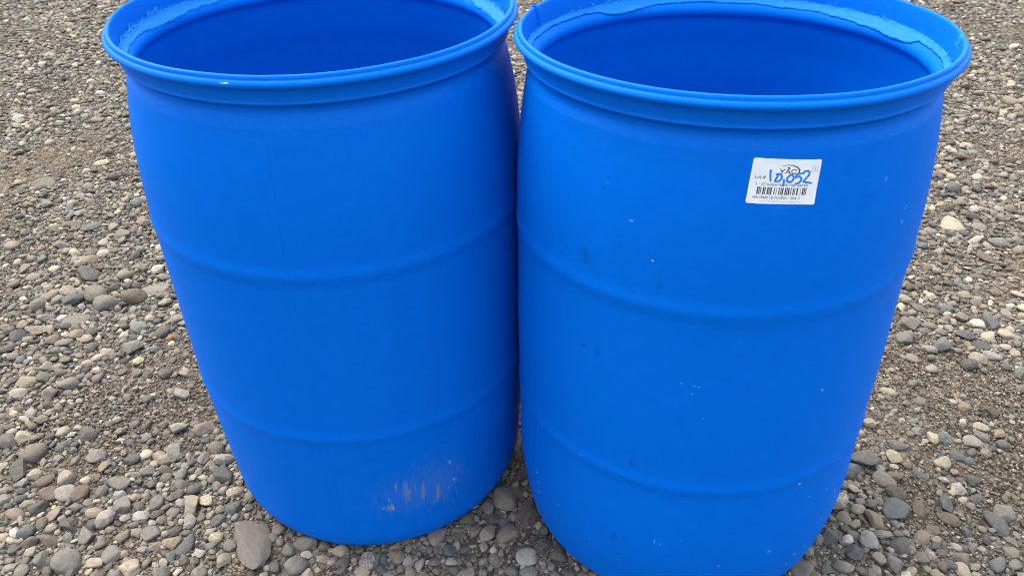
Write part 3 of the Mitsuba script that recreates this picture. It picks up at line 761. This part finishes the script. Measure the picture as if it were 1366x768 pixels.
(-0.3193,0.94,33.8,27.1,6,'beige','r','beige rounded stone in front of the left barrel'),
(-0.3477,0.9212,26.3,21.1,21,'pink','a','pinkish angular stone in front of the left barrel'),
(-0.379,0.9313,26.4,15.7,-14,'white','a','whitish angular stone in front of the left barrel'),
(-0.3704,0.8882,25.8,24.8,58,'cream','a','cream angular stone in front of the left barrel'),
(-0.4307,0.905,20.1,28.1,38,'slate','r','slate blue rounded stone lower left beside the left barrel'),
(-0.4345,0.9616,15.9,22,24,'grey','r','small grey rounded stone lower left beside the left barrel'),
(-0.3078,0.9111,28.5,19.5,79,'dark','a','dark grey angular stone in front of the left barrel'),
(-0.2901,0.9202,14.3,14,17,'tan','r','small tan rounded stone in front of the left barrel'),
(-0.283,0.9408,16.9,17.1,17,'brown','r','small brown rounded stone in front of the left barrel'),
(-0.2548,0.9431,20.5,12.8,51,'grey','o','small grey oval stone in front of the left barrel'),
(-0.4496,0.9719,19.6,23.7,25,'greybrown','r','rightmost grey-brown rounded stone of 2 lower left beside the left barrel'),
(-0.4177,0.98,12.3,13.4,23,'teal','o','small blue-green oval stone in front of the left barrel'),
(-0.221,0.9467,23,14.3,32,'beige','a','small beige angular stone in front of the left barrel'),
(-0.365,0.9174,14.3,15.5,58,'brown','o','small brown oval stone in front of the left barrel'),
(-0.3535,0.8985,13,13.9,21,'cream','a','small cream angular stone in front of the left barrel'),
(0.721,1.0121,44.8,56.2,-35,'slate','a','large slate blue angular stone lower right beside the right barrel'),
(0.6747,0.991,42.3,42.5,-34,'tan','a','large tan angular stone lower right beside the right barrel'),
(0.7427,1.0572,39.6,37,-48,'dark','a','dark grey angular stone just in front of the large grey-brown oval stone'),
(0.7322,1.0916,48.8,37.9,-60,'greybrown','o','large grey-brown oval stone lower right beside the right barrel'),
(0.7092,1.1443,50.2,53.1,-75,'grey','a','large grey angular stone lower right beside the right barrel'),
(0.6852,1.1251,25.9,41.3,-58,'teal','o','blue-green oval stone just left of the large grey-brown oval stone'),
(0.6309,1.0413,24.8,47.5,-44,'cream','o','cream oval stone lower right beside the right barrel'),
(0.5821,0.8892,36.2,25.2,-33,'beige','o','beige oval stone lower right beside the right barrel'),
(0.6124,0.9202,33,40,-34,'slate','a','slate blue angular stone just behind the beige oval stone lower right beside the right barrel'),
(0.7466,0.9497,27.6,36.8,-64,'pink','r','pinkish rounded stone lower right beside the right barrel'),
(0.8151,0.9948,44.4,28.1,-39,'brown','o','brown oval stone lower right beside the right barrel'),
(0.8278,1.0302,43.2,31.5,-87,'slate','a','slate blue angular stone just behind the brown oval stone lower right beside the right barrel'),
(0.7699,1.0187,42.9,28.4,-80,'brown','a','brown angular stone just behind the brown flat stone lower right beside the right barrel'),
(0.9017,0.9813,62.1,33.3,-78,'slate','o','large slate blue oval stone lower right beside the right barrel'),
(0.9262,1.0036,40.6,41.8,-43,'grey','a','rightmost grey angular stone of 3 lower right beside the right barrel'),
(0.8688,1.0705,33.6,28.2,-72,'white','a','whitish angular stone lower right beside the right barrel'),
(0.8649,1.0406,16.5,23.9,-40,'cream','r','cream rounded stone just behind the brown oval stone lower right beside the right barrel'),
(0.812,1.1129,45.1,26.6,-36,'slate','s','slate blue flat stone lower right beside the right barrel'),
(0.8672,1.134,29.5,35.1,-58,'cream','r','cream rounded stone just right of the slate blue flat stone'),
(0.7732,1.1533,35,27.2,-66,'yellow','a','pale yellow angular stone just behind the large grey-brown oval stone'),
(0.7935,1.1859,42.3,27.8,-34,'grey','o','grey oval stone just behind the slate blue flat stone'),
(0.8774,1.2081,31.5,35.7,-50,'cream','a','cream angular stone lower right beside the right barrel'),
(0.7171,0.941,25.5,20.4,-74,'slate','o','slate blue oval stone just left of the pinkish rounded stone'),
(0.7269,0.9073,28.9,28.4,-58,'pinkgrey','a','pinkish grey angular stone lower right beside the right barrel'),
(0.8016,0.9038,36.5,29.6,-73,'greybrown','a','grey-brown angular stone just in front of the small pinkish rounded stone'),
(0.6748,0.8929,34.4,27.9,-89,'grey','a','grey angular stone just left of the pinkish grey angular stone'),
(0.6984,0.8775,17,23.1,-51,'yellow','a','pale yellow angular stone just in front of the pinkish grey angular stone'),
(0.9066,1.1576,35.1,26,-38,'slate','o','rightmost slate blue oval stone of 2 lower right beside the right barrel'),
(0.9956,1.2394,34.2,27.6,-39,'beige','o','beige oval stone just left of the tan angular stone lower right beside the right barrel'),
(0.9834,1.2139,38.3,22.9,-60,'grey','o','grey oval stone just behind the pinkish angular stone lower right beside the right barrel'),
(1.0219,1.2143,27.1,33.4,-40,'tan','a','tan angular stone lower right beside the right barrel'),
(0.7807,0.9725,29.9,29.2,-53,'brown','s','brown flat stone lower right beside the right barrel'),
(0.7706,0.8913,30.5,22.6,-41,'slate','a','slate blue angular stone just right of the small cream rounded stone'),
(0.9102,1.091,26.3,32.1,-84,'dark','a','rightmost dark grey angular stone of 2 lower right beside the right barrel'),
(0.8908,1.0417,20.7,30.9,-67,'slate','r','rightmost slate blue rounded stone of 3 lower right beside the right barrel'),
(0.8026,0.9323,24.2,16.6,-54,'white','o','whitish oval stone lower right beside the right barrel'),
(0.8303,0.93,17.5,20.5,-42,'pink','r','small pinkish rounded stone lower right beside the right barrel'),
(0.5042,0.8849,41.8,40.7,1,'greybrown','a','grey-brown angular stone just left of the grey-brown oval stone lower right beside the right barrel'),
(0.5789,0.9516,33.5,38.4,-44,'slate','a','slate blue angular stone just behind the grey-brown oval stone lower right beside the right barrel'),
(0.6512,1.0158,25.3,26.4,-52,'beige','r','beige rounded stone lower right beside the right barrel'),
(0.9694,1.1633,24.2,23.4,-40,'pink','a','pinkish angular stone lower right beside the right barrel'),
(0.9414,1.1656,17.6,26.2,-39,'slate','r','second from left slate blue rounded stone of 3 lower right beside the right barrel'),
(0.9254,1.1447,20.1,25.2,-39,'slate','r','slate blue rounded stone just behind the whitish angular stone lower right beside the right barrel'),
(0.7345,1.1242,23.7,21,-47,'lightgrey','r','light grey rounded stone just behind the large grey-brown oval stone'),
(0.7569,1.1035,32,27.3,4,'brown','a','brown angular stone just right of the large grey-brown oval stone'),
(0.7478,0.9135,23.2,19.1,-97,'beige','l','beige elongated stone lower right beside the right barrel'),
(0.7655,0.9334,19.5,26.7,-52,'slate','a','slate blue angular stone just behind the beige elongated stone'),
(0.8361,0.9621,25.8,20,-41,'slate','a','slate blue angular stone just behind the small pinkish rounded stone'),
(0.664,1.0356,18.6,20.6,-33,'lightgrey','r','light grey rounded stone just behind the beige rounded stone lower right beside the right barrel'),
(0.6196,0.9968,28.3,29.9,-32,'greybrown','a','grey-brown angular stone just left of the beige rounded stone lower right beside the right barrel'),
(0.7107,0.988,34.2,17.6,-73,'grey','l','grey elongated stone lower right beside the right barrel'),
(0.5524,0.8841,20.9,27.3,-32,'grey','a','grey angular stone just left of the beige oval stone lower right beside the right barrel'),
(0.5254,0.8953,17.2,27.4,-43,'greybrown','o','grey-brown oval stone lower right beside the right barrel'),
(0.7364,0.8705,18.8,18.5,-40,'cream','r','small cream rounded stone lower right beside the right barrel'),
(0.8546,1.2267,27.2,27,-8,'lightgrey','a','light grey angular stone lower right beside the right barrel'),
(1.3191,2.0955,80,88.2,-63,'cream','s','large cream flat stone right of the right barrel'),
(0.9879,1.6038,55.6,44.5,-17,'grey','a','large grey angular stone just left of the grey-brown oval stone right of the right barrel'),
(0.9536,1.5468,41.7,53.2,-32,'grey','a','leftmost large grey angular stone of 2 right of the right barrel'),
(1.038,1.5982,44.4,28.9,-33,'greybrown','o','grey-brown oval stone right of the right barrel'),
(1.3983,1.9807,59.8,51.7,-43,'grey','o','large grey oval stone right of the right barrel'),
(1.1583,1.5998,38.9,34.5,-51,'white','a','whitish angular stone right of the right barrel'),
(1.1076,1.5546,45.4,30.9,-43,'slate','a','slate blue angular stone right of the right barrel'),
(1.1947,1.6063,42.7,58.7,-37,'slate','a','large slate blue angular stone right of the right barrel'),
(1.3221,1.9023,58.2,34.2,-58,'brown','o','large brown oval stone right of the right barrel'),
(1.0982,1.4685,43.8,36.9,-37,'beige','o','beige oval stone just in front of the large slate blue flat stone'),
(1.1354,1.477,44,29.7,-38,'lightgrey','o','light grey oval stone just in front of the large slate blue flat stone'),
(1.1347,1.5149,53.6,37.9,-37,'slate','s','large slate blue flat stone right of the right barrel'),
(1.2082,1.5552,40.9,33.8,-53,'cream','o','cream oval stone just right of the large slate blue flat stone'),
(1.1805,1.8264,30.3,20.8,-33,'tan','o','tan oval stone just behind the pinkish oval stone right of the right barrel'),
(1.043,1.6708,40,30,-40,'grey','o','grey oval stone just behind the grey-brown oval stone right of the right barrel'),
(0.8432,1.3546,37.5,22.5,-53,'cream','o','leftmost cream oval stone of 3 right of the right barrel'),
(0.9051,1.2073,34.3,35.1,-37,'teal','o','blue-green oval stone just right of the cream angular stone lower right beside the right barrel'),
(1.3878,2.0746,44.1,37,-34,'lightgrey','o','light grey oval stone just behind the large grey oval stone'),
(1.1953,1.6907,28.8,27.9,-35,'pink','o','pinkish oval stone right of the right barrel'),
(1.4411,1.9465,31.7,44.7,-37,'tan','o','tan oval stone just right of the large grey oval stone'),
(0.9002,1.3217,24.6,26.6,-34,'grey','o','grey oval stone just behind the light grey angular stone lower right beside the right barrel'),
(1.0007,1.6796,21,40.9,-31,'cream','o','cream oval stone just left of the grey-brown oval stone right of the right barrel'),
(1.6243,2.655,52.5,36.7,-40,'cream','o','large cream oval stone far right, beyond the right barrel'),
(1.8614,2.9699,54.1,47.7,-49,'tan','o','large tan oval stone far right, beyond the right barrel'),
(1.9759,3.0505,65.8,59.5,-53,'beige','o','large beige oval stone far right, beyond the right barrel'),
(1.4586,2.4128,31.1,36.2,-31,'cream','o','cream oval stone far right, beyond the right barrel'),
(1.5412,2.4103,30.2,36.3,-77,'white','o','whitish oval stone far right, beyond the right barrel'),
(1.5333,2.2836,41,26.6,-34,'slate','o','slate blue oval stone right of the right barrel'),
(-1.4302,2.6095,54.3,34.5,29,'cream','o','large cream oval stone far left of the left barrel'),
(-1.9288,3.0369,51.2,36.1,32,'white','o','large whitish oval stone far left of the left barrel'),
(-1.5624,2.4633,88.4,77.1,9,'grey','s','large grey flat stone far left of the left barrel'),
(-1.7095,3.2931,39,38.7,27,'white','o','whitish oval stone just behind the large tan oval stone far left of the left barrel'),
(-1.6037,2.9957,54.3,35.4,28,'tan','o','large tan oval stone far left of the left barrel'),
(-1.648,2.4615,37.4,33,50,'beige','o','beige oval stone far left of the left barrel'),
(-1.4574,2.545,32,30.3,30,'white','o','leftmost whitish oval stone of 2 far left of the left barrel')]
RAD_H = np.array([(a + b) / 4000 for _, _, a, b, *_ in STONES])
POS_H = np.array([(x, y) for x, y, *_ in STONES])
THICK = dict(r=.72, o=.55, a=.60, l=.62, s=.27)


def hero(i, row):
    x, y, a, b, yaw, cname, shp, text = row
    rng = np.random.default_rng(900 + i)
    a, b = a / 2000, b / 2000
    c = min(THICK[shp] * min(a, b) * rng.uniform(.9, 1.1), .024)
    v, f, n = stone_template(3 if max(a, b) > .0135 else 2, 5000 + i, shp in 'as')
    v = v * [a, b, c]
    q = np.stack([v[:, 0], v[:, 1], v[:, 2]], -1)
    v = v * (1 + .05 * (meshkit.fbm(q * 120 + i, 3, i) - .5))[:, None]
    y_, t1, t2 = math.radians(yaw), rng.normal(0, .10), rng.normal(0, .10)
    R = trimesh.transformations.euler_matrix(t1, t2, y_)[:3, :3]
    v = v @ R.T
    gz = float(ground_z(np.array([x]), np.array([y]))[0])
    v, f, nn = meshkit.arrays((v, f), 24 if shp in 'as' else True)
    lift = gz + c * (.42 if shp != 's' else .12)
    v = v + [x, y, lift]
    base = np.array(COL[cname]) * rng.uniform(.85, 1.15)
    k = meshkit.fbm(v * 240, 3, 40 + i) - .5
    col = base * (1 + .8 * k)[:, None]
    if cname == 'speckled' or rng.random() < .05:
        sp = meshkit.noise(v * 620, 70 + i)
        col = np.where((sp > .6)[:, None], col * 1.45, np.where((sp < .36)[:, None], col * .5, col))
    elif rng.random() < .08:     # a pale vein
        w = np.abs((v - [x, y, lift]) @ R @ np.array([.8, .5, .3]) + .006 * (meshkit.fbm(v * 90, 2, i) - .5))
        col = np.where((w < .0009)[:, None], np.minimum(col * 1.7, .4), col)
    key = 'stone' if i == 0 else 'stone_%03d' % i
    scene[key] = raw_ply(v, f, nn, 'stone_surface', color=np.clip(col, .015, .6))
    labels[key] = {'label': text, 'category': 'stone', 'group': 'stones that stand out in the gravel'}


for i, row in enumerate(STONES):
    hero(i, row)

# the rest of the gravel, from coarse to fine, each size class fitted between the larger ones
rng = np.random.default_rng(77)
placed_xy, placed_r = [POS_H], [RAD_H]
mesh_parts = []
# trodden spots where the soil shows
BARE = [(-1.64, 2.63, .30), (-1.45, 2.04, .12), (1.0, 1.04, .15), (.06, .93, .10), (.92, 1.46, .13), (.80, 1.02, .09), (2.3, 4.1, .35), (-2.0, 3.4, .22), (-.70, .97, .06), (1.55, 1.9, .15)]
#       diameter mm, cover, level near, level far, farthest y
CLASSES = [(32, 46, .16, 2, 1, 9), (23, 32, .55, 1, 1, 9), (16, 23, .75, 1, 0, 9), (11, 16, .66, 0, 0, 9), (7.5, 11, .36, 0, 0, 3.0)]
for lo, hi, cover, lev_near, lev_far, ymax in CLASSES:
    area = 24.0
    dm = (lo + hi) / 2000
    ntry = int(cover * area / (.62 * dm * dm))
    x, y = rng.uniform(-4.9, 4.9, 4 * ntry), rng.uniform(-.2, 6.0, 4 * ntry)
    inside = in_view(x, y, .12)
    k = (inside | (in_view(x, y, .7) & (lo >= 16))) & (y < ymax)
    x, y = x[k][:int(1.45 * ntry)], y[k][:int(1.45 * ntry)]
    patch = meshkit.fbm(np.stack([x * 2.3, y * 2.3, 0 * x], -1), 3, 31)
    bare = np.zeros(len(x))
    for bx, by, br in BARE:
        bare = np.maximum(bare, np.exp(-((x - bx) ** 2 + (y - by) ** 2) / br ** 2))
    k = rng.random(len(x)) < np.clip((patch - .34) * 6, .16, 1) * (1 - .86 * bare)
    x, y = x[k], y[k]
    d = rng.uniform(lo, hi, len(x)) / 1000
    k = clear_of_barrels(x, y, .243 + d * .45)
    x, y, d = x[k], y[k], d[k]
    XY = np.stack([x, y], -1)
    big, bigr = np.concatenate(placed_xy), np.concatenate(placed_r)
    tree = cKDTree(big)
    near = tree.query(XY, k=6, distance_upper_bound=.06)
    rr = np.where(np.isfinite(near[0]), bigr[np.minimum(near[1], len(bigr) - 1)], 0)
    k = np.all(~np.isfinite(near[0]) | (near[0] > .70 * (rr + d[:, None] / 2)), 1)
    XY, d = XY[k], d[k]
    alive = np.ones(len(XY), bool)
    pairs = cKDTree(XY).query_pairs(hi / 1000 * .74, output_type='ndarray')
    dist = np.linalg.norm(XY[pairs[:, 0]] - XY[pairs[:, 1]], axis=1)
    pairs = pairs[dist < .37 * (d[pairs[:, 0]] + d[pairs[:, 1]])]
    for a, b in pairs[np.lexsort((pairs[:, 1], pairs[:, 0]))].tolist():
        if alive[a] and alive[b]:
            alive[b] = False
    XY, d = XY[alive], d[alive]
    n = len(XY)
    placed_xy.append(XY); placed_r.append(d / 2 * .9)
    asp, thick = rng.uniform(.62, 1.0, n), rng.uniform(.42, .75, n)
    S = np.stack([d / 2, d / 2 * asp, d / 2 * asp * thick ** .5 * .8], -1)
    S[:, 2] = np.minimum(S[:, 2], .013)
    gz = ground_z(XY[:, 0], XY[:, 1])
    P = np.stack([XY[:, 0], XY[:, 1], gz + S[:, 2] * rng.uniform(.15, .95, n)], -1)
    yaw, tilt = rng.uniform(0, 2 * np.pi, n), rng.normal(0, .24, (n, 2))
    col = PAL[rng.choice(len(PAL), n, p=PALW)] * np.exp(rng.normal(0, .22, (n, 1))) * (1 + rng.normal(0, .03, (n, 3)))
    nearby = (np.hypot(XY[:, 0], XY[:, 1]) < 2.25) & in_view(XY[:, 0], XY[:, 1], .15)
    for sel, lev in ((nearby, lev_near), (~nearby, lev_far)):
        if sel.any():
            mesh_parts.append(build_stones(P[sel], S[sel], yaw[sel], tilt[sel], col[sel], lev, rng))
v, f, n, c, k = [], [], [], [], 0
for a in mesh_parts:
    v.append(a[0]); f.append(a[1].astype(np.int64) + k); n.append(a[2]); c.append(a[3]); k += len(a[0])
scene['gravel'] = raw_ply(np.concatenate(v), np.concatenate(f), np.concatenate(n), 'stone_surface', color=np.concatenate(c))
labels['gravel'] = {'label': 'mixed grey and tan river gravel covering the yard', 'category': 'gravel', 'kind': 'stuff'}

# grit between the stones: one broad patch of loose chips, laid over the yard in turned copies
TILE = 1.2
rng = np.random.default_rng(300)
n = 40000
d = np.exp(rng.normal(math.log(.0044), .36, n)).clip(.002, .0095)
xy = rng.uniform(-TILE / 2, TILE / 2, (n, 2))
S = np.stack([d / 2, d / 2 * rng.uniform(.6, 1, n), d / 2 * rng.uniform(.4, .8, n)], -1)
P = np.stack([xy[:, 0], xy[:, 1], S[:, 2] * rng.uniform(-.2, .9, n)], -1)
yaw, tilt, kind = rng.uniform(0, 6.28, n), rng.normal(0, .4, (n, 2)), rng.choice(len(PAL), n, p=PALW)
chips = {}
for q, (cname, _) in enumerate(PALETTE):
    for tone in range(2):        # a darker and a paler lot of every kind of stone
        i = np.nonzero((kind == q) & (np.arange(n) % 2 == tone))[0]
        scene['chip_%s_%d' % (cname, tone)] = principled(rgb(*np.minimum(PAL[q] * (.74, 1.16)[tone], .5).tolist()), 0.85, 0.15)
        v, f, nn, _c = build_stones(P[i], S[i], yaw[i], tilt[i], PAL[kind[i]], 0, rng)
        chips['chips_%s_%d' % (cname, tone)] = raw_ply(v, f, nn, 'chip_%s_%d' % (cname, tone))
scene['grit_patch'] = {'type': 'shapegroup', **chips}
k = 0
for row, count in enumerate((2, 4, 5, 5)):
    for i in range(count):
        scene['grit' if k == 0 else 'grit__%03d' % k] = {
            'type': 'instance', 'shapegroup': {'type': 'ref', 'id': 'grit_patch'},
            'to_world': T().translate([(i - (count - 1) / 2) * TILE, .95 + row * TILE, -.006]) @ T().rotate([0, 0, 1], float(90 * rng.integers(0, 4)))}
        k += 1
labels['grit'] = {'label': 'fine loose grit and chips lying between the stones', 'category': 'grit', 'kind': 'stuff'}
